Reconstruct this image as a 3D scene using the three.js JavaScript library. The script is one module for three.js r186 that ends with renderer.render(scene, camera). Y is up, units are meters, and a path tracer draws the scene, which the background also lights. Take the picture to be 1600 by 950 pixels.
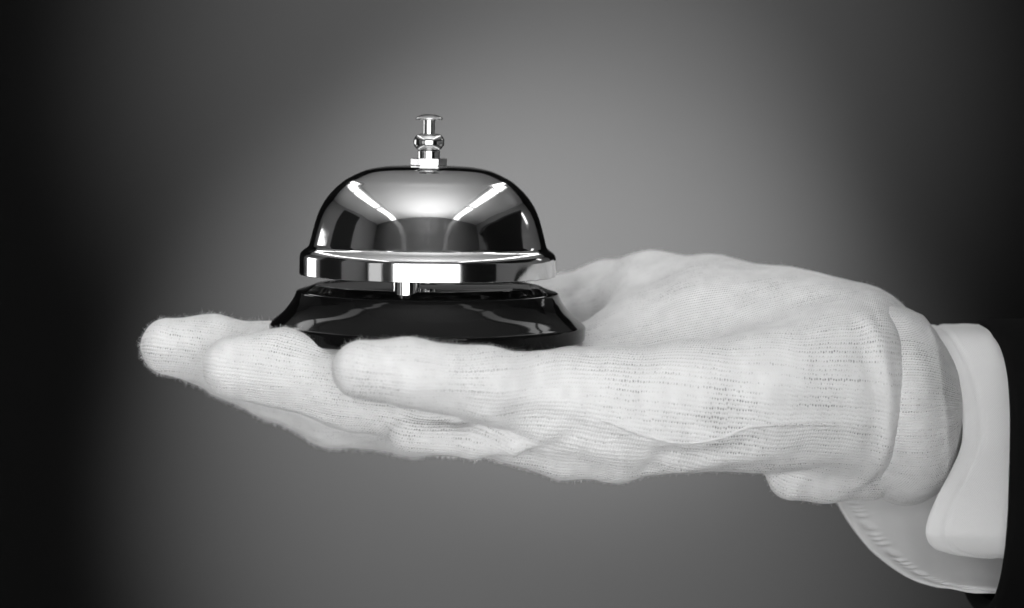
import * as THREE from 'three';
import { mergeGeometries } from 'three/addons/utils/BufferGeometryUtils.js';
import { RectAreaLightUniformsLib } from 'three/addons/lights/RectAreaLightUniformsLib.js';
import { ImprovedNoise } from 'three/addons/math/ImprovedNoise.js';

RectAreaLightUniformsLib.init();
const scene = new THREE.Scene();
scene.background = new THREE.Color(0, 0, 0);

// ---------------------------------------------------------------- camera
const MM = 0.001;
const S = 0.172;                       // millimetres per photo pixel at the bell
const D = 800, F = D / S;              // camera distance (mm), focal length (photo pixels)
const EYE = { x: 22.9, y: 67.1, z: D };
const PITCH = Math.atan(335 / F);
const camera = new THREE.PerspectiveCamera(2 * Math.atan(475 / F) * 180 / Math.PI, 1600 / 950, 0.05, 20);
camera.position.set(EYE.x * MM, EYE.y * MM, EYE.z * MM);
camera.rotation.x = -PITCH;
camera.focus = 0.782;
camera.userData.fStop = 8;

const renderer = new THREE.WebGLRenderer({ antialias: true });
renderer.toneMapping = THREE.LinearToneMapping;
renderer.toneMappingExposure = 1.07;
renderer.shadowMap.enabled = true;

// ---------------------------------------------------------------- helpers
function mulberry(a) { return () => { a |= 0; a = a + 0x6D2B79F5 | 0; let t = Math.imul(a ^ a >>> 15, 1 | a); t = t + Math.imul(t ^ t >>> 7, 61 | t) ^ t; return ((t ^ t >>> 14) >>> 0) / 4294967296; }; }
const rnd = mulberry(7);
const noise = new ImprovedNoise();
function ray(px, py) {
  const a = (px - 800) / F, b = -(py - 475) / F, c = Math.cos(PITCH), s = Math.sin(PITCH);
  return [a, b * c - s, -b * s - c];
}
function U(px, py, z) {                // the point in depth z (mm) on the line of sight of a photo pixel
  const d = ray(px, py), t = (z - EYE.z) / d[2];
  return [EYE.x + d[0] * t, EYE.y + d[1] * t, z];
}
function grey(v) { return new THREE.Color().setRGB(v, v, v); }
function mesh(name, geometry, material, parent) {
  const m = new THREE.Mesh(geometry, material); m.name = name; m.castShadow = m.receiveShadow = true; parent.add(m); return m;
}
function tag(o, label, category, group) { o.userData = { label, category }; if (group) o.userData.group = group; return o; }
function structure(name, geometry, material) { const m = mesh(name, geometry, material, scene); m.userData.kind = 'structure'; return m; }
function thing(name, label, category, group) { const g = new THREE.Group(); g.name = name; scene.add(g); return tag(g, label, category, group); }
function box(w, h, d, x, y, z) { const g = new THREE.BoxGeometry(w, h, d); g.translate(x, y, z); return g; }

// ---------------------------------------------------------------- the room that the chrome mirrors
const H = 1.4, FLOOR = -1.05, XL = -2.1, XR = 2.1, ZB = -2.95, ZF = 1.5;
const ceilingMat = new THREE.MeshStandardMaterial({ color: grey(0.8), roughness: 0.9 });
const wallMat = new THREE.MeshStandardMaterial({ color: grey(0.27), roughness: 0.85 });
const glossWallMat = new THREE.MeshPhysicalMaterial({ color: grey(0.10), roughness: 0.5, clearcoat: 1, clearcoatRoughness: 0.12 });
const floorMat = new THREE.MeshStandardMaterial({ color: grey(0.3), roughness: 0.6 });
const backdropTex = (() => {
  const n = 256, d = new Uint8Array(n * n * 4);
  for (let i = 0; i < n * n; i++) { const v = 232 + rnd() * 23; d[i * 4] = d[i * 4 + 1] = d[i * 4 + 2] = v; d[i * 4 + 3] = 255; }
  const t = new THREE.DataTexture(d, n, n); t.magFilter = THREE.LinearFilter; t.wrapS = t.wrapT = THREE.RepeatWrapping; t.colorSpace = THREE.SRGBColorSpace; t.repeat.set(10, 10); t.needsUpdate = true; return t;
})();
const backdropMat = new THREE.MeshPhysicalMaterial({ color: grey(0.0105), map: backdropTex, roughness: 1, specularIntensity: 0 });
structure('ceiling', box(XR - XL, 0.1, ZF - ZB, 0, H + 0.05, (ZF + ZB) / 2), ceilingMat);
structure('floor', box(XR - XL, 0.1, ZF - ZB, 0, FLOOR - 0.05, (ZF + ZB) / 2), floorMat);
structure('wall_left', box(0.1, H - FLOOR + 0.2, ZF - ZB, XL - 0.05, (H + FLOOR) / 2, (ZF + ZB) / 2), wallMat);
structure('wall_right', box(0.1, H - FLOOR + 0.2, ZF - ZB, XR + 0.05, (H + FLOOR) / 2, (ZF + ZB) / 2), wallMat);
structure('wall_front', box(XR - XL + 0.2, H - FLOOR + 0.2, 0.1, 0, (H + FLOOR) / 2, ZF + 0.05), glossWallMat);
structure('backdrop', box(XR - XL + 0.2, H - FLOOR + 0.2, 0.1, 0, (H + FLOOR) / 2, ZB - 0.05), backdropMat);

const frameMat = new THREE.MeshStandardMaterial({ color: grey(0.5), roughness: 0.5 });
const paneGlow = (v) => new THREE.MeshStandardMaterial({ color: grey(0.02), emissive: grey(1), emissiveIntensity: v, roughness: 0.4 });
function windowAt(name, label, w, h, pos, turn, strength, glow) {   // bright daylight window set on a wall, facing into the room
  const g = thing(name, label, 'window'); g.position.set(...pos); g.rotation.y = turn;
  mesh('pane', box(w, h, 0.01, 0, 0, 0.006), paneGlow(glow), g);
  const f = 0.05;
  mesh('frame', mergeGeometries([box(w + 2 * f, f, 0.06, 0, h / 2 + f / 2, 0.03), box(w + 2 * f, f, 0.06, 0, -h / 2 - f / 2, 0.03), box(f, h, 0.06, -w / 2 - f / 2, 0, 0.03), box(f, h, 0.06, w / 2 + f / 2, 0, 0.03)]), frameMat, g);
  const l = new THREE.RectAreaLight(0xffffff, strength, w, h); l.position.set(0, 0, 0.02); l.rotation.y = Math.PI; g.add(l);
  return g;
}
windowAt('window', 'wide bright window in the wall behind the viewer', 1.62, 1.0, [0.02, -0.06, ZF - 0.005], Math.PI, 2.95, 1.2);
windowAt('window_001', 'dimmer window left of the wide one behind the viewer', 0.66, 1.0, [-1.52, -0.02, ZF - 0.005], Math.PI, 0.5, 0.3);
windowAt('window_002', 'bright window in the left wall', 1.0, 0.95, [XL + 0.005, 0.0, -1.55], Math.PI / 2, 2.0, 1.2);
windowAt('window_003', 'slim bright window in the right wall', 0.2, 0.5, [XR - 0.005, 0.85, -1.5], -Math.PI / 2, 1.8, 1.2);

const trofferMat = new THREE.MeshStandardMaterial({ color: grey(0.6), roughness: 0.5 });
const tubeGlow = paneGlow(0.9);
let lampNo = 0;
for (const [x, side] of [[-0.8 * H, 'left'], [0.70 * H, 'right']])
  for (const [z0, z1, where] of [[-1.95, -0.83, 'nearest the backdrop'], [-0.78, 0.27, 'over the bell'], [0.32, 1.04, 'against the window wall']]) {
    const g = thing(lampNo ? 'ceiling_light_' + String(lampNo).padStart(3, '0') : 'ceiling_light', `long ceiling light in the ${side} row, ${where}`, 'ceiling light', 'two rows of ceiling lights');
    lampNo++;
    const len = (z1 - z0) * H, zc = (z0 + z1) / 2 * H;
    g.position.set(x, H, zc);
    mesh('housing', mergeGeometries([box(0.3, 0.02, len, 0, -0.012, 0), box(0.02, 0.03, len, -0.15, -0.018, 0), box(0.02, 0.03, len, 0.15, -0.018, 0)]), trofferMat, g);
    mesh('diffuser', box(0.19, 0.008, len - 0.02, 0, -0.03, 0), tubeGlow, g);
    const l = new THREE.RectAreaLight(0xffffff, 3.0, 0.19, len - 0.02); l.position.set(0, -0.037, 0); l.rotation.x = -Math.PI / 2; g.add(l);
  }

// background lamps: stand on the floor below the frame and light the middle of the backdrop
const lampBlack = new THREE.MeshStandardMaterial({ color: grey(0.02), roughness: 0.6 });
const lampHead = new THREE.LatheGeometry([[0, 0], [0.05, 0], [0.06, 0.02], [0.06, 0.16], [0.075, 0.2], [0.07, 0.2], [0.055, 0.165], [0, 0.16]].map(([r, y]) => new THREE.Vector2(r, y)), 32);
function studioLamp(name, label, at, to, intensity, angle) {
  const g = thing(name, label, 'lamp'), dir = to.clone().sub(at).normalize();
  g.position.copy(at);
  const head = mesh('housing', lampHead, lampBlack, g);
  head.quaternion.setFromUnitVectors(new THREE.Vector3(0, 1, 0), dir); head.position.copy(dir).multiplyScalar(-0.21);
  const lens = mesh('lens', new THREE.CylinderGeometry(0.05, 0.05, 0.006, 32), paneGlow(2), head); lens.position.y = 0.166;
  const drop = at.y - FLOOR, bx = -dir.x * 0.13, bz = -dir.z * 0.13, top = -dir.y * 0.13 - 0.03;
  mesh('stand', mergeGeometries([box(0.03, drop + top, 0.03, bx, (top - drop) / 2, bz), box(0.24, 0.015, 0.24, bx, -drop + 0.0075, bz)]), lampBlack, g);
  const s = new THREE.SpotLight(0xffffff, intensity, 0, angle, 1, 2);
  s.target.position.copy(to).sub(at); s.castShadow = true; s.shadow.radius = 2; g.add(s); g.add(s.target);
}
studioLamp('background_lamp', 'narrow black studio spotlight on the floor aimed at the middle of the backdrop', new THREE.Vector3(0.13, -0.64, -1.45), new THREE.Vector3(0.12, -0.10, ZB), 72, 0.25);
studioLamp('background_lamp_001', 'black studio spotlight on the floor aimed high on the backdrop', new THREE.Vector3(-0.08, -0.64, -1.45), new THREE.Vector3(0.045, 0.13, ZB), 60, 0.42);
studioLamp('background_lamp_002', 'black studio spotlight on the floor aimed low on the backdrop', new THREE.Vector3(-0.28, -0.66, -1.45), new THREE.Vector3(0.045, -0.42, ZB), 140, 0.345);
// bounce lamp: stands behind the viewer and lights the ceiling, which lights the hand softly from above
studioLamp('bounce_lamp', 'black studio lamp behind the viewer aimed up at the ceiling', new THREE.Vector3(0.1, -0.7, 1.0), new THREE.Vector3(0, H, 0.7), 6.8, 1.25);

// black flags on stands beside the set: one keeps the window off the sleeve, the others show as dark shapes in the chrome
{
  const felt = new THREE.MeshStandardMaterial({ color: grey(0.015), roughness: 1 }), steel = new THREE.MeshStandardMaterial({ color: grey(0.3), metalness: 1, roughness: 0.4 });
  const flag = (name, label, w, y0, y1, x, z, turn) => {
    const g = thing(name, label, 'flag'); g.position.set(x, FLOOR, z); g.rotation.y = turn;
    mesh('panel', box(w, y1 - y0, 0.006, 0, (y0 + y1) / 2 - FLOOR, 0), felt, g);
    mesh('stand', mergeGeometries([box(0.016, y0 - FLOOR, 0.016, 0, (y0 - FLOOR) / 2, 0), box(0.3, 0.012, 0.3, 0, 0.006, 0)]), steel, g);
  };
  flag('black_flag', 'black flag on a stand between the window and the sleeve', 0.34, -0.35, 0.12, 0.318, 0.25, 0);
  flag('black_flag_001', 'tall black flag on a stand left of the bell', 0.26, -0.3, 0.32, -0.5, -0.03, Math.PI / 2);
  const g = thing('black_flag_002', 'black board held level above the sleeve', 'flag'); g.position.set(0.36, FLOOR, 0);
  mesh('panel', box(0.40, 0.006, 0.26, 0.025, 0.12 - FLOOR, 0.01), felt, g);
  mesh('stand', mergeGeometries([box(0.016, 0.117 - FLOOR, 0.016, 0.19, (0.117 - FLOOR) / 2, -0.1), box(0.3, 0.012, 0.3, 0.19, 0.006, -0.1)]), steel, g);
}

// ---------------------------------------------------------------- the bell
const smudge = (() => {                 // fine dust and wipe marks
  const N = 1024, d = new Uint8Array(N * N * 4), r = mulberry(5);
  for (let y = 0; y < N; y++) for (let x = 0; x < N; x++) {
    const a = x / N * 6.2832, n = 0.5 + 0.5 * noise.noise(Math.cos(a) * 3, Math.sin(a) * 3, y * 0.012), m = 0.5 + 0.5 * noise.noise(Math.cos(a) * 30, Math.sin(a) * 30, y * 0.03 + 5);
    const v = 255 * Math.min(1, 0.16 + 0.22 * n * n + 0.10 * m + (r() > 0.994 ? 0.5 * r() : 0)), o = 4 * (y * N + x); d[o] = d[o + 1] = d[o + 2] = v; d[o + 3] = 255;
  }
  const t = new THREE.DataTexture(d, N, N); t.magFilter = THREE.LinearFilter; t.wrapS = t.wrapT = THREE.RepeatWrapping; t.needsUpdate = true; return t;
})();
const chrome = new THREE.MeshStandardMaterial({ color: grey(0.60), metalness: 1, roughness: 0.28, roughnessMap: smudge });
const chromeFine = new THREE.MeshStandardMaterial({ color: grey(0.64), metalness: 1, roughness: 0.1 });
const enamel = new THREE.MeshPhysicalMaterial({ color: grey(0.004), roughness: 0.06, specularIntensity: 0.24 });
const blackMetal = new THREE.MeshStandardMaterial({ color: grey(0.01), roughness: 0.3 });
const bell = thing('call_bell', 'chrome reception bell with a black base standing on the gloved palm', 'bell');
bell.rotation.z = -0.012;
const V = (list) => list.map(([r, y]) => new THREE.Vector2(r * MM, y * MM));
function smoothProfile(points, n) {     // a spline through [radius, height] pairs in mm
  return new THREE.SplineCurve(V(points)).getPoints(n);
}
const Y = (py) => (530 - py) * S, R = (px) => px * S;
{
  const outer = [
    ...smoothProfile([[0, Y(258)], [R(22.2), Y(258.2)], [R(45.5), Y(258.9)], [R(71.2), Y(260.7)], [R(98.6), Y(266.4)], [R(125.4), Y(278.8)], [R(137.6), Y(287.7)], [R(148.8), Y(298.1)], [R(158.7), Y(310)], [R(166.8), Y(323.1)], [R(172.9), Y(337.2)], [R(177.6), Y(352.2)], [R(181.5), Y(367)], [R(185), Y(381)]], 120),
    ...smoothProfile([[R(186), Y(384)], [R(189), Y(387.5)], [R(194), Y(391)], [R(198), Y(395)], [R(200), Y(399.5)], [R(200.5), Y(403.5)]], 24),
    ...V([[R(200.6), Y(428)], [R(199.8), Y(429)], [R(197), Y(428.5)], [R(196.2), Y(402)]]),
    ...smoothProfile([[R(192), Y(396)], [R(182), Y(386)], [R(174), Y(353)], [R(164), Y(330)], [R(128), Y(289)], [R(95), Y(272)], [R(60), Y(265)], [0, Y(263)]], 50),
  ];
  mesh('dome', new THREE.LatheGeometry(outer, 160), chrome, bell);
}
{
  const pts = [
    ...V([[0, 1.0], [R(236), 1.0], [R(238), 0], [R(244), 0], [R(247.2), 0.5], [R(247.8), 1.4]]),
    ...smoothProfile([[R(248), Y(515)], [R(248.2), Y(510)], [R(246.8), Y(506.5)], [R(241.5), Y(502)], [R(224.5), Y(487.5)], [R(212.5), Y(472)], [R(207.5), Y(463)], [R(205.2), Y(457.5)]], 48),
    ...smoothProfile([[R(205), Y(456)], [R(203), Y(454.6)], [R(199), Y(453)], [R(186), Y(449)], [R(178), Y(445.5)], [R(174), Y(444.6)]], 16),
    ...V([[R(168), Y(444.4)], [R(165), Y(445.2)], [R(162), Y(446.7)], [R(120), Y(447)], [0, Y(447)]]),
  ];
  const b = mesh('base', new THREE.LatheGeometry(pts, 160), enamel, bell);
}
{
  // striker under the dome and the post it turns on
  const p = mesh('clapper', new THREE.CylinderGeometry(R(20) * MM, R(20) * MM, 5.6 * MM, 40), chromeFine, bell);
  p.position.set(-28 * S * MM, (Y(447) + 1.6) * MM, 28.2 * MM);
  const lev = mesh('hammer_lever', mergeGeometries([box(34, 1.1, 5, 6, Y(440), 18), box(1.4, 3.2, 6, 21.5, Y(444), 14)].map((g) => { g.scale(MM, MM, MM); return g; })), blackMetal, bell);
  lev.rotation.y = 0.25;
  const post = mesh('centre_post', new THREE.CylinderGeometry(2.2 * MM, 2.2 * MM, (Y(262) - Y(447)) * MM, 24), chromeFine, bell);
  post.position.y = (Y(262) + Y(447)) / 2 * MM;
  // parts on top
  const washer = mesh('washer', new THREE.LatheGeometry(V([[0, Y(257)], [R(22), Y(257)], [R(24), Y(257.5)], [R(24), Y(259.5)], [0, Y(260)]]), 48), chromeFine, bell);
  const hex = new THREE.Shape();
  for (let k = 0; k < 6; k++) { const a = k * Math.PI / 3; hex[k ? 'lineTo' : 'moveTo'](R(27) * MM * Math.cos(a), R(27) * MM * Math.sin(a)); }
  hex.closePath();
  const ng = new THREE.ExtrudeGeometry(hex, { depth: (Y(247) - Y(258)) * MM - 0.3 * MM, bevelEnabled: true, bevelSize: 0.18 * MM, bevelThickness: 0.15 * MM, bevelSegments: 2 });
  ng.rotateX(-Math.PI / 2); ng.translate(0, Y(258) * MM + 0.15 * MM, 0);
  const nut = mesh('hex_nut', ng, chromeFine, bell); nut.rotation.y = 0.04;
  mesh('collar', new THREE.LatheGeometry(V([[R(17), Y(248)], [R(17), Y(236)], [R(16), Y(234.5)], [0, Y(234)]]), 48), chromeFine, bell);
  mesh('round_knob', new THREE.LatheGeometry([...smoothProfile([[0, Y(235)], [R(13), Y(234.8)], [R(19), Y(232)], [R(23), Y(227)], [R(24), Y(221.5)], [R(23), Y(216)], [R(19), Y(211)], [R(13), Y(208.8)], [R(9.5), Y(208.6)]], 50)], 64), chromeFine, bell);
  const pl = mesh('plunger', new THREE.LatheGeometry(V([[R(9), Y(212)], [R(9), Y(186)]]), 40), chromeFine, bell);
  mesh('button', new THREE.LatheGeometry([...V([[R(8), Y(186.2)], [R(17), Y(187)]]), ...smoothProfile([[R(19.5), Y(186.8)], [R(21), Y(185.5)], [R(20.6), Y(183.8)], [R(16), Y(181)], [R(9), Y(178.8)], [0, Y(178)]], 24)], 56), chromeFine, pl);
}

// ---------------------------------------------------------------- the gloved hand: a distance field in mm, meshed with surface nets
const smin = (a, b, k) => { const h = Math.max(k - Math.abs(a - b), 0) / k; return Math.min(a, b) - h * h * k * 0.25; };
function chain(list) {                  // [px, py, z, radius mm] -> tapered capsules
  const p = list.map(([px, py, z, r]) => [...U(px, py, z), r]); const segs = [];
  for (let i = 0; i + 1 < p.length; i++) segs.push([p[i], p[i + 1]]);
  return (x, y, z) => {
    let best = 1e9;
    for (const [a, b] of segs) {
      const dx = b[0] - a[0], dy = b[1] - a[1], dz = b[2] - a[2];
      let t = ((x - a[0]) * dx + (y - a[1]) * dy + (z - a[2]) * dz) / (dx * dx + dy * dy + dz * dz); t = t < 0 ? 0 : t > 1 ? 1 : t;
      const qx = x - a[0] - dx * t, qy = y - a[1] - dy * t, qz = z - a[2] - dz * t;
      const d = Math.sqrt(qx * qx + qy * qy + qz * qz) - (a[3] + (b[3] - a[3]) * t);
      best = best > 1e8 ? d : smin(best, d, 3);
    }
    return best;
  };
}
function sweep(stations, x0, x1) {      // stations: [x, yc, zc, half height, half depth]
  const ip = (x) => {
    let i = 0; while (i < stations.length - 2 && x > stations[i + 1][0]) i++;
    const a = stations[i], b = stations[i + 1]; let t = (x - a[0]) / (b[0] - a[0]); t = Math.max(0, Math.min(1, t)); t = t * t * (3 - 2 * t);
    return [1, 2, 3, 4].map((k) => a[k] + (b[k] - a[k]) * t);
  };
  return (x, y, z) => {
    const [yc, zc, b, a] = ip(x);
    const v = Math.abs(y - yc) / b, u = Math.abs(z - zc) / a, p = 2.5;
    const q = Math.pow(Math.pow(u, p) + Math.pow(v, p), 1 / p);
    const g = q > 1e-6 ? Math.sqrt((Math.pow(u, p - 1) / a) ** 2 + (Math.pow(v, p - 1) / b) ** 2) / Math.pow(q, p - 1) : 1 / b;
    const d = (q - 1) / Math.max(g, 1e-4);
    const e = Math.max(x0 - x, x - x1);
    return e < -8 ? d : (d > 0 && e > 0) ? Math.hypot(d, e) : -smin(-d, -e, 8);
  };
}
function ellipsoid(c, r) {
  return (x, y, z) => {
    const a = (x - c[0]) / r[0], b = (y - c[1]) / r[1], d = (z - c[2]) / r[2];
    const k0 = Math.hypot(a, b, d), k1 = Math.hypot(a / r[0], b / r[1], d / r[2]);
    return k1 < 1e-9 ? -Math.min(...r) : k0 * (k0 - 1) / k1;
  };
}
const palm = sweep([[20, -15, 2, 12, 40], [36, -16, 3, 13.5, 42], [55, -18, 3, 15, 41], [72, -16, 2, 15, 39], [92, -15, 1, 17.5, 36], [110, -14, 0, 20.5, 33], [130, -14.5, 0, 23, 30.5]], 14, 119);
const thenar = chain([[1330, 565, -14, 16], [1220, 520, -28, 16.5], [1110, 495, -36, 16.3], [1020, 474, -42, 14.4]]);
const fill = chain([[945, 570, -16, 9], [1010, 545, -15, 13], [1100, 536, -15, 17], [1220, 560, -10, 18.5], [1340, 598, -3, 18.5]]);
const thumb = chain([[1020, 470, -45, 13], [950, 470, -52, 11.2], [870, 487, -58, 10], [760, 500, -64, 9.2]]);
const heel = chain([[860, 628, 36, 11.5], [960, 634, 33, 13.5], [1080, 632, 31, 15], [1190, 628, 28, 16], [1320, 618, 18, 19]]);
const pinky = chain([[567, 578, 51, 7.8], [640, 584, 51, 8.6], [760, 602, 46, 9.4], [880, 622, 38, 11]]);
const ring = chain([[366, 575, 28, 8.3], [440, 575, 28, 10], [540, 606, 27, 10.2], [680, 640, 27, 10.4], [800, 640, 25, 11], [880, 625, 20, 12]]);
const middle = chain([[264, 541, 4, 7.6], [330, 548, 4, 9.2], [420, 561, 3, 9.5], [540, 610, 2, 9.8], [680, 635, 0, 10.5], [860, 620, 0, 12]]);
const index = chain([[352, 572, -22, 8.6], [430, 600, -22, 9.4], [520, 641, -22, 9.8], [650, 652, -20, 10.2], [850, 640, -15, 12]]);
const bulge = chain([[800, 690, 32, 5], [880, 704, 31, 7], [960, 706, 31, 7], [1010, 690, 30, 7]]);
const wedge = chain([[640, 675, 34, 5.5], [740, 689, 40, 3.9], [800, 692, 43, 2.8], [837, 690, 44.5, 1.2]]);
const drape = chain([[1238, 743, 18, 6.6], [1290, 738, 15, 7.6], [1350, 725, 10, 10]]);
const pisiform = chain([[1196, 640, 40, 5], [1186, 632, 42, 4.4]]);
function gloveBase(x, y, z) {
  let d = palm(x, y, z);
  d = smin(d, thenar(x, y, z), 16);
  d = smin(d, fill(x, y, z), 20);
  d = smin(d, heel(x, y, z), 12);
  let f = index(x, y, z);
  f = smin(f, middle(x, y, z), 2.2);
  f = smin(f, ring(x, y, z), 2.2);
  d = smin(d, f, 8);
  d = smin(d, pinky(x, y, z), 3.2);
  d = smin(d, thumb(x, y, z), 5);
  d = smin(d, bulge(x, y, z), 5);
  d = smin(d, wedge(x, y, z), 0.9);
  d = smin(d, drape(x, y, z), 4);
  d = smin(d, pisiform(x, y, z), 4.5);
  return d;
}
function traceOn(f, px, py) {           // first point of a field on the line of sight of a photo pixel
  const d = ray(px, py); let t = 700;
  for (let i = 0; i < 200; i++) {
    const v = f(EYE.x + d[0] * t, EYE.y + d[1] * t, EYE.z + d[2] * t);
    if (v < 0.02) return [EYE.x + d[0] * t, EYE.y + d[1] * t, EYE.z + d[2] * t];
    t += Math.max(0.05, v * 0.6); if (t > 900) return null;
  }
  return null;
}
function densify(list, n) {
  const c = new THREE.CatmullRomCurve3(list.map(([a, b]) => new THREE.Vector3(a, b, 0)));
  return c.getPoints(n).map((p) => [p.x, p.y]);
}
const folds = [];
function fold(list, amp, width, n = 24) {
  const pts = densify(list, n).map(([a, b]) => traceOn(gloveBase, a, b)).filter(Boolean);
  if (pts.length < 2) return;
  const lo = [1e9, 1e9, 1e9], hi = [-1e9, -1e9, -1e9];
  for (const p of pts) for (let k = 0; k < 3; k++) { lo[k] = Math.min(lo[k], p[k] - width * 2.6); hi[k] = Math.max(hi[k], p[k] + width * 2.6); }
  folds.push({ pts, amp, width, lo, hi });
}
function foldAmount(x, y, z) {
  let s = 0;
  for (const f of folds) {
    if (x < f.lo[0] || x > f.hi[0] || y < f.lo[1] || y > f.hi[1] || z < f.lo[2] || z > f.hi[2]) continue;
    let best = 1e9, at = 0; const n = f.pts.length - 1;
    for (let i = 0; i < n; i++) {
      const a = f.pts[i], b = f.pts[i + 1], dx = b[0] - a[0], dy = b[1] - a[1], dz = b[2] - a[2];
      let t = ((x - a[0]) * dx + (y - a[1]) * dy + (z - a[2]) * dz) / (dx * dx + dy * dy + dz * dz + 1e-9); t = t < 0 ? 0 : t > 1 ? 1 : t;
      const q = (x - a[0] - dx * t) ** 2 + (y - a[1] - dy * t) ** 2 + (z - a[2] - dz * t) ** 2;
      if (q < best) { best = q; at = (i + t) / n; }
    }
    const taper = Math.min(1, Math.min(at, 1 - at) * 6 + 0.15);
    s += f.amp * taper * Math.exp(-best / (f.width * f.width));
  }
  return s;
}
// creases (negative) and raised folds (positive), traced where they lie on the hand
fold([[700, 603], [760, 606], [850, 624], [950, 660], [1010, 682], [1070, 693], [1130, 683], [1170, 668], [1230, 664], [1300, 664], [1380, 668]], 0.7, 2.6, 60);
fold([[830, 640], [940, 682], [1010, 704], [1075, 712], [1135, 704], [1180, 690]], -0.6, 3.2, 40);
fold([[1005, 745], [1035, 716], [1065, 702]], -1.2, 2.6);
fold([[1040, 738], [1090, 727], [1150, 714], [1200, 700]], 0.7, 3.4);
fold([[1100, 746], [1160, 736], [1220, 720], [1270, 704]], -0.5, 3.2);
fold([[1195, 748], [1230, 744], [1300, 732]], -0.9, 2.4);
fold([[866, 474], [900, 452], [940, 429], [995, 404]], -1.6, 1.9);
fold([[545, 622], [600, 634], [660, 646], [705, 656], [745, 676]], -0.7, 2.2);
fold([[600, 614], [660, 603], [720, 605], [800, 618]], 0.5, 2.6);
fold([[740, 640], [780, 660], [830, 672], [860, 690]], 0.6, 3);
fold([[845, 704], [880, 692], [900, 672]], -0.8, 2.4);
fold([[368, 621], [420, 631], [470, 643], [540, 668], [610, 698]], 0.5, 1.7, 40);
fold([[380, 633], [430, 647], [500, 674], [560, 694]], -0.4, 1.8, 30);
fold([[232, 572], [265, 585], [305, 592]], 0.35, 1.4);
fold([[430, 528], [470, 545], [520, 560]], -0.5, 2.6);
fold([[455, 565], [500, 590], [530, 620]], -0.35, 2.4);
fold([[1340, 480], [1372, 530], [1386, 600], [1388, 680], [1368, 735], [1320, 770]], 0.9, 2.0, 40);
fold([[1318, 485], [1350, 535], [1364, 600], [1366, 680], [1348, 730]], -0.5, 2.6, 40);
fold([[1215, 600], [1240, 630], [1250, 655]], -0.4, 4);
fold([[1300, 560], [1330, 600], [1340, 640]], 0.35, 5);
fold([[1130, 700], [1180, 715], [1250, 716], [1330, 705]], 0.35, 4);
function gloveField(x, y, z) {
  const d = gloveBase(x, y, z);
  if (Math.abs(d) > 4) return d;
  const n = noise.noise(x * 0.07 + 3, y * 0.11, z * 0.11) * 0.32 + noise.noise(x * 0.22, y * 0.25 + 9, z * 0.25) * 0.10;
  return d - n - foldAmount(x, y, z);
}
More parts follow.
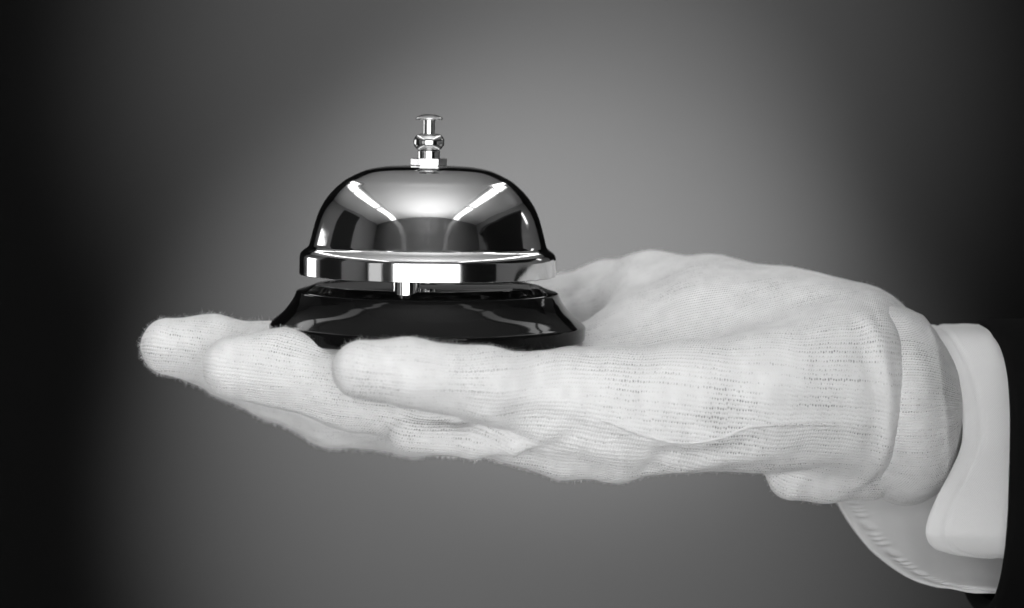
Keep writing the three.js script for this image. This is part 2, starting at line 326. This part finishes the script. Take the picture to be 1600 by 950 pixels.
function surfaceNets(f, lo, hi, cell) {
  const n = [0, 1, 2].map((k) => Math.ceil((hi[k] - lo[k]) / cell) + 1), [nx, ny, nz] = n;
  const v = new Float32Array(nx * ny * nz).fill(NaN);
  const B = 6, at = (i, j, k) => i + nx * (j + ny * k);
  for (let bk = 0; bk < nz; bk += B) for (let bj = 0; bj < ny; bj += B) for (let bi = 0; bi < nx; bi += B) {
    const c = f(lo[0] + (bi + B / 2) * cell, lo[1] + (bj + B / 2) * cell, lo[2] + (bk + B / 2) * cell);
    const far = Math.abs(c) > B * cell * 1.6 + 1.5;
    for (let k = bk; k < Math.min(nz, bk + B); k++) for (let j = bj; j < Math.min(ny, bj + B); j++) for (let i = bi; i < Math.min(nx, bi + B); i++)
      v[at(i, j, k)] = far ? c : f(lo[0] + i * cell, lo[1] + j * cell, lo[2] + k * cell);
  }
  const id = new Int32Array(nx * ny * nz).fill(-1), pos = [], idx = [];
  for (let k = 0; k < nz - 1; k++) for (let j = 0; j < ny - 1; j++) for (let i = 0; i < nx - 1; i++) {
    let cnt = 0, sx = 0, sy = 0, sz = 0, mask = 0; const g = [];
    for (let c = 0; c < 8; c++) { const val = v[at(i + (c & 1), j + (c >> 1 & 1), k + (c >> 2))]; g.push(val); if (val < 0) mask |= 1 << c; }
    if (mask === 0 || mask === 255) continue;
    for (let a = 0; a < 8; a++) for (let b = 0; b < 3; b++) {
      if (a >> b & 1) continue; const a2 = a | 1 << b; if ((g[a] < 0) === (g[a2] < 0)) continue;
      const t = g[a] / (g[a] - g[a2]); cnt++;
      sx += (a & 1) + (b === 0 ? t : 0); sy += (a >> 1 & 1) + (b === 1 ? t : 0); sz += (a >> 2) + (b === 2 ? t : 0);
    }
    id[at(i, j, k)] = pos.length / 3;
    let p = [lo[0] + (i + sx / cnt) * cell, lo[1] + (j + sy / cnt) * cell, lo[2] + (k + sz / cnt) * cell];
    const e = 0.15, q = f(...p), gx = (f(p[0] + e, p[1], p[2]) - q) / e, gy = (f(p[0], p[1] + e, p[2]) - q) / e, gz = (f(p[0], p[1], p[2] + e) - q) / e, g2 = gx * gx + gy * gy + gz * gz;
    if (g2 > 0.05) { let s = -q / g2; const l = Math.abs(s) * Math.sqrt(g2); if (l > cell * 0.5) s *= cell * 0.5 / l; p = [p[0] + gx * s, p[1] + gy * s, p[2] + gz * s]; }
    pos.push(...p);
  }
  const quad = (a, b, c, d, flip) => { if (a < 0 || b < 0 || c < 0 || d < 0) return; flip ? idx.push(a, c, b, a, d, c) : idx.push(a, b, c, a, c, d); };
  for (let k = 1; k < nz - 1; k++) for (let j = 1; j < ny - 1; j++) for (let i = 1; i < nx - 1; i++) {
    const s = v[at(i, j, k)] < 0;
    if (s !== (v[at(i + 1, j, k)] < 0)) quad(id[at(i, j - 1, k - 1)], id[at(i, j, k - 1)], id[at(i, j, k)], id[at(i, j - 1, k)], !s);
    if (s !== (v[at(i, j + 1, k)] < 0)) quad(id[at(i - 1, j, k - 1)], id[at(i - 1, j, k)], id[at(i, j, k)], id[at(i, j, k - 1)], !s);
    if (s !== (v[at(i, j, k + 1)] < 0)) quad(id[at(i - 1, j - 1, k)], id[at(i, j - 1, k)], id[at(i, j, k)], id[at(i - 1, j, k)], !s);
  }
  const g = new THREE.BufferGeometry();
  g.setAttribute('position', new THREE.Float32BufferAttribute(pos.map((x) => x * MM), 3));
  g.setIndex(idx); g.computeVertexNormals();
  return g;
}
function clothUV(g) {                   // lays the knit flat: u along the hand, v round it, in metres, both as true to size on the surface as they can be
  const p = g.attributes.position, nn = g.attributes.normal, n = p.count, uv = new Float32Array(n * 2);
  for (let i = 0; i < n; i++) { uv[2 * i] = p.getX(i); uv[2 * i + 1] = (p.getZ(i) * 0.75 - p.getY(i)) * 0.92; }
  const ix = g.index.array, ea = [], eb = [], du = [], dv = [];
  const edge = (a, b) => {
    if (a > b) return;
    let nx = nn.getX(a) + nn.getX(b), ny = nn.getY(a) + nn.getY(b), nz = nn.getZ(a) + nn.getZ(b); const l = Math.hypot(nx, ny, nz) || 1; nx /= l; ny /= l; nz /= l;
    if (nz < -0.35) return;              // the knit may part on the side turned away
    let tx = 1 - nx * nx, ty = -nx * ny, tz = -nx * nz; const t = Math.hypot(tx, ty, tz); if (t < 0.03) return; tx /= t; ty /= t; tz /= t;
    const bx = ny * tz - nz * ty, by = nz * tx - nx * tz, bz = nx * ty - ny * tx;
    const x = p.getX(b) - p.getX(a), y = p.getY(b) - p.getY(a), z = p.getZ(b) - p.getZ(a);
    ea.push(a); eb.push(b); du.push(x * tx + y * ty + z * tz); dv.push(-(x * bx + y * by + z * bz));
  };
  for (let i = 0; i < ix.length; i += 3) { edge(ix[i], ix[i + 1]); edge(ix[i + 1], ix[i + 2]); edge(ix[i + 2], ix[i]); }
  const E = ea.length, solve = (want, k) => {   // conjugate gradients on the edge differences
    const X = new Float64Array(n), r = new Float64Array(n), d = new Float64Array(n), q = new Float64Array(n);
    for (let i = 0; i < n; i++) X[i] = uv[2 * i + k];
    for (let e = 0; e < E; e++) { const m = want[e] - (X[eb[e]] - X[ea[e]]); r[eb[e]] += m; r[ea[e]] -= m; }
    let rr = 0; for (let i = 0; i < n; i++) { d[i] = r[i]; rr += r[i] * r[i]; }
    for (let it = 0; it < 500 && rr > 1e-16; it++) {
      q.fill(0);
      for (let e = 0; e < E; e++) { const m = d[eb[e]] - d[ea[e]]; q[eb[e]] += m; q[ea[e]] -= m; }
      let dq = 0; for (let i = 0; i < n; i++) dq += d[i] * q[i];
      if (dq < 1e-30) break;
      const al = rr / dq; let r2 = 0;
      for (let i = 0; i < n; i++) { X[i] += al * d[i]; r[i] -= al * q[i]; r2 += r[i] * r[i]; }
      const be = r2 / rr; rr = r2; for (let i = 0; i < n; i++) d[i] = r[i] + be * d[i];
    }
    for (let i = 0; i < n; i++) uv[2 * i + k] = X[i];
  };
  if (E) { solve(du, 0); solve(dv, 1); }
  g.setAttribute('uv', new THREE.BufferAttribute(uv, 2));
}
// knit: rows 1.15 mm apart, stitches 0.75 mm apart, open holes between the loops
function knitTextures() {
  const N = 2048, size = 0.092, rows = 128, cols = 132, r = mulberry(21);
  const lattice = (n, m) => { const g = Array.from({ length: n * m }, () => r() * 2 - 1), e = (t) => t * t * (3 - 2 * t); return (u, v) => { const x = u * n, y = v * m, i = Math.floor(x), j = Math.floor(y), a = e(x - i), b = e(y - j), q = (k, l) => g[((k % n) + n) % n + n * (((l % m) + m) % m)]; return (q(i, j) * (1 - a) + q(i + 1, j) * a) * (1 - b) + (q(i, j + 1) * (1 - a) + q(i + 1, j + 1) * a) * b; }; };
  const big = lattice(7, 11), mid = lattice(22, 30), line = lattice(9, 64), bend = lattice(12, 12), soft = lattice(40, 40);
  const hole = new Float32Array(rows * cols), jit = new Float32Array(rows * cols * 2);
  for (let j = 0; j < rows; j++) for (let i = 0; i < cols; i++) {
    const u = i / cols, v = j / rows, q = j * cols + i;
    hole[q] = Math.max(0.06, Math.min(1, (j % 2 ? 0.12 : 0.37) + 0.38 * big(u, v) + 0.22 * mid(u, v) + 0.22 * line(u, v) + (r() - 0.5) * 0.45));
    jit[2 * q] = (r() - 0.5) * 0.3; jit[2 * q + 1] = (r() - 0.5) * 0.22;
  }
  const col = new Uint8Array(N * N * 4), bmp = new Uint8Array(N * N * 4);
  for (let y = 0; y < N; y++) for (let x = 0; x < N; x++) {
    const u = x / N, v = y / N, fy = (v * rows + 0.35 * bend(u, v) + rows) % rows, j = Math.floor(fy), fx = u * cols + (j % 2) * 0.5 + 0.3 * bend(v, u) + cols, i = Math.floor(fx) % cols, q = j * cols + i;
    const px = fx - Math.floor(fx) - 0.5, py = fy - j - 0.5, dx = px - jit[2 * q], dy = py - jit[2 * q + 1];
    const h = hole[q], rad = 0.12 + 0.19 * h, dist = Math.hypot(dx, dy * 0.9);
    const open = Math.max(0, Math.min(1, (rad - dist) / 0.10)) * Math.min(1, h * 1.3);
    const loop = 0.5 + 0.32 * Math.cos(py * Math.PI * 2 + Math.PI) + 0.22 * Math.cos((px + 0.18 * Math.sin(py * 6.283)) * Math.PI * 2 + Math.PI);   // yarn is high between the holes
    const fibre = r() - 0.5, c = 255 * (0.955 + 0.035 * fibre + 0.02 * soft(u, v) - 0.36 * open), b = 255 * Math.max(0, Math.min(1, 0.32 + 0.45 * (loop - 0.2) - 0.4 * open + fibre * 0.10 + 0.06 * soft(u, v)));
    const o = 4 * (y * N + x);
    col[o] = col[o + 1] = col[o + 2] = c; bmp[o] = bmp[o + 1] = bmp[o + 2] = b; col[o + 3] = bmp[o + 3] = 255;
  }
  const mk = (d, srgb) => { const t = new THREE.DataTexture(d, N, N); t.magFilter = THREE.LinearFilter; t.wrapS = t.wrapT = THREE.RepeatWrapping; if (srgb) t.colorSpace = THREE.SRGBColorSpace; t.repeat.set(1 / size, 1 / size); t.needsUpdate = true; return t; };
  return [mk(col, true), mk(bmp, false)];
}
const [knitColor, knitBump] = knitTextures();
const cotton = new THREE.MeshPhysicalMaterial({ color: grey(0.86), map: knitColor, bumpMap: knitBump, bumpScale: 0.00045, roughness: 1, specularIntensity: 0.2, sheen: 0.5, sheenColor: grey(0.6), sheenRoughness: 0.6 });
const person = thing('person', 'hand in white knit glove, palm up under the bell, with open shirt cuff', 'person');
const gg = surfaceNets(gloveField, [-92, -54, -82], [146, 34, 66], 0.85);
clothUV(gg);
const glove = mesh('glove', gg, cotton, person);
console.log('glove triangles', gg.index.count / 3);

// hem band round the wrist
const hemC = U(1400, 630, 2);
const hemCore = ellipsoid(hemC, [18.0, 27.0, 33]);
const hemField = (x, y, z) => {
  const sx = (y - hemC[1]) * 0.10;
  let d = hemCore(x - sx * -1, y, z);
  d -= 0.8 * noise.noise(x * 0.07, y * 0.08 + 4, z * 0.08) + 0.4 * Math.exp(-((x - sx * -1 - hemC[0] - 9.5) ** 2) / 1.2) + 0.12 * noise.noise(x * 0.3, y * 0.3, z * 0.3);
  return d;
};
const hg = surfaceNets(hemField, [hemC[0] - 26, hemC[1] - 32, hemC[2] - 40], [hemC[0] + 26, hemC[1] + 32, hemC[2] + 40], 0.9);
{ // the band is knitted round the wrist
  const p = hg.attributes.position, uv = [];
  for (let i = 0; i < p.count; i++) uv.push(Math.asin(Math.max(-0.99, Math.min(0.99, (p.getX(i) / MM - hemC[0]) / 20))) * 0.02, Math.atan2(p.getY(i) / MM - hemC[1], p.getZ(i) / MM - hemC[2]) * -0.029);
  hg.setAttribute('uv', new THREE.Float32BufferAttribute(uv, 2));
}
mesh('wrist_hem', hg, cotton, glove);

// side seam: a welt with stitches along the edge of the palm
function alongGlove(list, n, lift) {
  return densify(list, n).map(([a, b]) => traceOn(gloveField, a, b)).filter(Boolean).map(([x, y, z], i, all) => new THREE.Vector3(x * MM, y * MM, (z + lift - Math.max(0, 0.15 - Math.min(i, all.length - 1 - i) / all.length) * 6) * MM));
}
function seam(list, r, n) {
  const g = new THREE.TubeGeometry(new THREE.CatmullRomCurve3(alongGlove(list, n, -0.25)), n * 4, r * MM, 8);
  const p = g.attributes.position;
  for (let i = 0; i < p.count; i++) { const k = noise.noise(p.getX(i) * 1400, p.getY(i) * 1400, p.getZ(i) * 1400) * 0.00010; p.setXYZ(i, p.getX(i), p.getY(i) + k, p.getZ(i) + k); }
  clothUV(g); g.computeVertexNormals();
  mesh('seam', g, cotton, glove);
}
seam([[850, 624], [950, 660], [1010, 682], [1070, 693], [1130, 683], [1170, 668], [1230, 664], [1300, 664], [1388, 668]], 0.55, 90);

// loose cotton fibres standing off the knit
{
  const hair = new THREE.ConeGeometry(0.026, 1, 3, 3, true); hair.translate(0, 0.5, 0);
  const hp = hair.attributes.position;
  for (let i = 0; i < hp.count; i++) { const t = hp.getY(i); hp.setX(i, hp.getX(i) + t * t * 0.35); }
  hair.scale(MM, MM, MM); hair.computeVertexNormals();
  const p = gg.attributes.position, nn = gg.attributes.normal, r = mulberry(99), mats = [];
  const m = new THREE.Matrix4(), q = new THREE.Quaternion(), up = new THREE.Vector3(0, 1, 0), N = new THREE.Vector3(), spin = new THREE.Quaternion();
  for (let i = 0; i < p.count; i++) {
    const x = p.getX(i) / MM, zz = p.getZ(i) / MM;
    const density = (x < 25 ? 1.5 : x < 60 ? 0.7 : 0.3) * (nn.getY(i) < 0.2 ? 1.8 : 1.1);
    const many = Math.floor(density * Math.max(0.05, 0.9 + 1.6 * noise.noise(x * 0.25, p.getY(i) / MM * 0.25, zz * 0.25)) + r());
    for (let k = 0; k < many; k++) {
      N.set(nn.getX(i) + (r() - 0.5) * 1.5, nn.getY(i) + (r() - 0.5) * 1.5, nn.getZ(i) + (r() - 0.5) * 1.5).normalize();
      q.setFromUnitVectors(up, N); spin.setFromAxisAngle(up, r() * 6.283); q.multiply(spin);
      const len = (0.3 + 1.3 * r() * r()) * (x < 15 ? 1.25 : x < 40 ? 1.05 : 0.75);
      m.compose(new THREE.Vector3(p.getX(i) + (r() - 0.5) * 0.0008, p.getY(i) + (r() - 0.5) * 0.0008, p.getZ(i) + (r() - 0.5) * 0.0008).addScaledVector(new THREE.Vector3(nn.getX(i), nn.getY(i), nn.getZ(i)), -0.0001), q, new THREE.Vector3(0.8, len, 0.8));
      mats.push(m.clone());
    }
  }
  const fuzzMat = new THREE.MeshStandardMaterial({ color: grey(0.85), roughness: 1 });
  const fz = new THREE.InstancedMesh(hair, fuzzMat, mats.length); mats.forEach((a, i) => fz.setMatrixAt(i, a));
  fz.name = 'fuzz'; fz.userData.kind = 'stuff'; fz.castShadow = fz.receiveShadow = true; glove.add(fz);
  console.log('fibres', mats.length);
}

// forearm inside the sleeve
{
  const f = chain([[1395, 640, -4, 15], [1480, 660, -4, 14], [1800, 690, -2, 20]]);
  const a = U(1360, 640, 0), b = U(1830, 640, 0);
  mesh('forearm', surfaceNets(f, [a[0], -70, -40], [b[0] + 10, 40, 40], 2), new THREE.MeshStandardMaterial({ color: grey(0.42), roughness: 0.6 }), person);
}

// shirt cuff, unbuttoned: the near end lies over the wrist, the far end hangs below it
const shirtTex = (() => {
  const N = 256, d = new Uint8Array(N * N * 4), b = new Uint8Array(N * N * 4);
  for (let y = 0; y < N; y++) for (let x = 0; x < N; x++) { const w = ((x >> 2) + (y >> 2)) & 1, v = 0.5 + 0.25 * (w ? 1 : -1) + (rnd() - 0.5) * 0.3, o = 4 * (y * N + x); b[o] = b[o + 1] = b[o + 2] = 255 * v; b[o + 3] = 255; }
  const t = new THREE.DataTexture(b, N, N); t.magFilter = THREE.LinearFilter; t.wrapS = t.wrapT = THREE.RepeatWrapping; t.repeat.set(60, 60); t.needsUpdate = true; return t;
})();
const shirt = new THREE.MeshPhysicalMaterial({ color: grey(0.7), bumpMap: shirtTex, bumpScale: 0.00009, roughness: 0.85, sheen: 0.2, sheenColor: grey(0.5) });
function sheet(rows, right, zRight, nu, nv, thick, relief) {  // rows: [py, left px, z mm]; the sheet runs to the right into the sleeve
  const cy = rows.map((r) => r[0]);
  const curve = new THREE.CatmullRomCurve3(rows.map(([a, b, c]) => new THREE.Vector3(a, b, c)), false, 'centripetal');
  const edge = curve.getPoints(nv), P = [];
  for (let j = 0; j <= nv; j++) for (let i = 0; i <= nu; i++) {
    const t = i / nu, e = edge[j], px = e.y + (right - e.y) * t, z = e.z + zRight(e.x, t);
    P.push(new THREE.Vector3(...U(px, e.x, z)));
  }
  const W = nu + 1, nrm = P.map((p, q) => {
    const i = q % W, j = Math.floor(q / W), a = P[j * W + Math.max(0, i - 1)], b = P[j * W + Math.min(nu, i + 1)], c = P[Math.max(0, j - 1) * W + i], d = P[Math.min(nv, j + 1) * W + i];
    return b.clone().sub(a).cross(c.clone().sub(d)).normalize();
  });
  const pos = [], uv = [], idx = [];
  for (const s of [0.5, -0.5]) P.forEach((p, q) => {
    const i = q % W, j = Math.floor(q / W), d = p.distanceTo(P[j * W]);
    const lift = s * thick * (1 - Math.exp(-d / 0.5) * 0.7) + relief(d, j / nv, p);
    pos.push(...p.clone().addScaledVector(nrm[q], lift).multiplyScalar(MM).toArray()); uv.push(p.x * MM, (p.y - p.z * 0.4) * MM);
  });
  const M = P.length;
  for (let j = 0; j < nv; j++) for (let i = 0; i < nu; i++) { const a = j * W + i, b = a + 1, c = a + W, d = c + 1; idx.push(a, c, b, b, c, d, M + a, M + b, M + c, M + b, M + d, M + c); }
  for (let j = 0; j < nv; j++) { const a = j * W, c = a + W; idx.push(a, M + a, c, c, M + a, M + c); }
  for (let i = 0; i < nu; i++) for (const j of [0, nv]) { const a = j * W + i, b = a + 1; j ? idx.push(a, M + a, b, b, M + a, M + b) : idx.push(a, b, M + a, b, M + b, M + a); }
  const g = new THREE.BufferGeometry(); g.setAttribute('position', new THREE.Float32BufferAttribute(pos, 3)); g.setAttribute('uv', new THREE.Float32BufferAttribute(uv, 2)); g.setIndex(idx); g.computeVertexNormals();
  return g;
}
{
  const cuff = new THREE.Group(); cuff.name = 'shirt_cuff'; person.add(cuff);
  const topline = (d, j, p) => 0.6 * noise.noise(p.x * 0.07, p.y * 0.05, 4) + 0.25 * noise.noise(p.x * 0.2, p.y * 0.12, 9);
  const near = sheet([[510, 1436, -14], [522, 1452, 4], [560, 1478, 14], [620, 1498, 18], [690, 1503, 22], [740, 1484, 27], [780, 1463, 31], [815, 1449, 33.5], [835, 1447, 34.5], [850, 1454, 34], [859, 1468, 33.5], [865, 1492, 33], [869, 1530, 32.5]], 1720, (y, t) => t * 9, 60, 130, 1.1, (d, j, p) => topline(d, j, p) - 0.4 * Math.exp(-((d - 5) ** 2) / 0.4));
  mesh('near_flap', near, shirt, cuff);
  const far = sheet([[560, 1380, -34], [700, 1300, -33], [778, 1306, -27], [800, 1316, -24], [830, 1336, -19], [860, 1362, -13], [885, 1392, -7], [903, 1422, -2], [914, 1452, 2], [920, 1486, 5], [924, 1530, 7.5], [926, 1570, 9]], 1740, (y, t) => 6 * Math.sin(t * 3), 70, 240, 1.2,
    (d, j, p) => topline(d, j, p) - (0.35 + 0.28 * Math.sin(j * 190 + 2.5 * Math.sin(j * 47))) * Math.exp(-((d - 4.6) ** 2) / 1.6) + 1.6 * Math.exp(-((p.y + 31 - (p.x - 135) * 0.12) ** 2) / 9) * Math.max(0, Math.min(1, (p.x - 125) / 14)));
  mesh('far_flap', far, shirt, cuff);
}
// dark jacket sleeve
{
  const wool = new THREE.MeshPhysicalMaterial({ color: grey(0.006), roughness: 1, specularIntensity: 0.1 });
  const c0 = U(1530, 726, 0), L = 70, prof = [];
  const pos = [], idx = [], nU = 96, st = [[2.5, 0.90], [0.4, 0.93], [0, 0.97], [0.4, 1.0], [2, 1.01], [12, 1.0], [30, 1.02], [70, 1.05]];
  st.forEach(([dx, k], s) => { for (let i = 0; i <= nU; i++) { const a = i / nU * Math.PI * 2, w = 1 + 0.012 * Math.sin(3 * a + dx * 0.1); pos.push((c0[0] + dx + 1.2 * Math.sin(a)) * MM, (c0[1] + 39 * k * w * Math.sign(Math.sin(a)) * Math.pow(Math.abs(Math.sin(a)), 0.75)) * MM, (49 * k * w * Math.sign(Math.cos(a)) * Math.pow(Math.abs(Math.cos(a)), 0.75)) * MM); } });
  for (let s = 0; s < st.length - 1; s++) for (let i = 0; i < nU; i++) { const a = s * (nU + 1) + i, b = a + 1, c = a + nU + 1, d = c + 1; idx.push(a, b, c, b, d, c); }
  const g = new THREE.BufferGeometry(); g.setAttribute('position', new THREE.Float32BufferAttribute(pos, 3)); g.setIndex(idx); g.computeVertexNormals();
  mesh('jacket_sleeve', g, wool, person);
}
renderer.render(scene, camera);
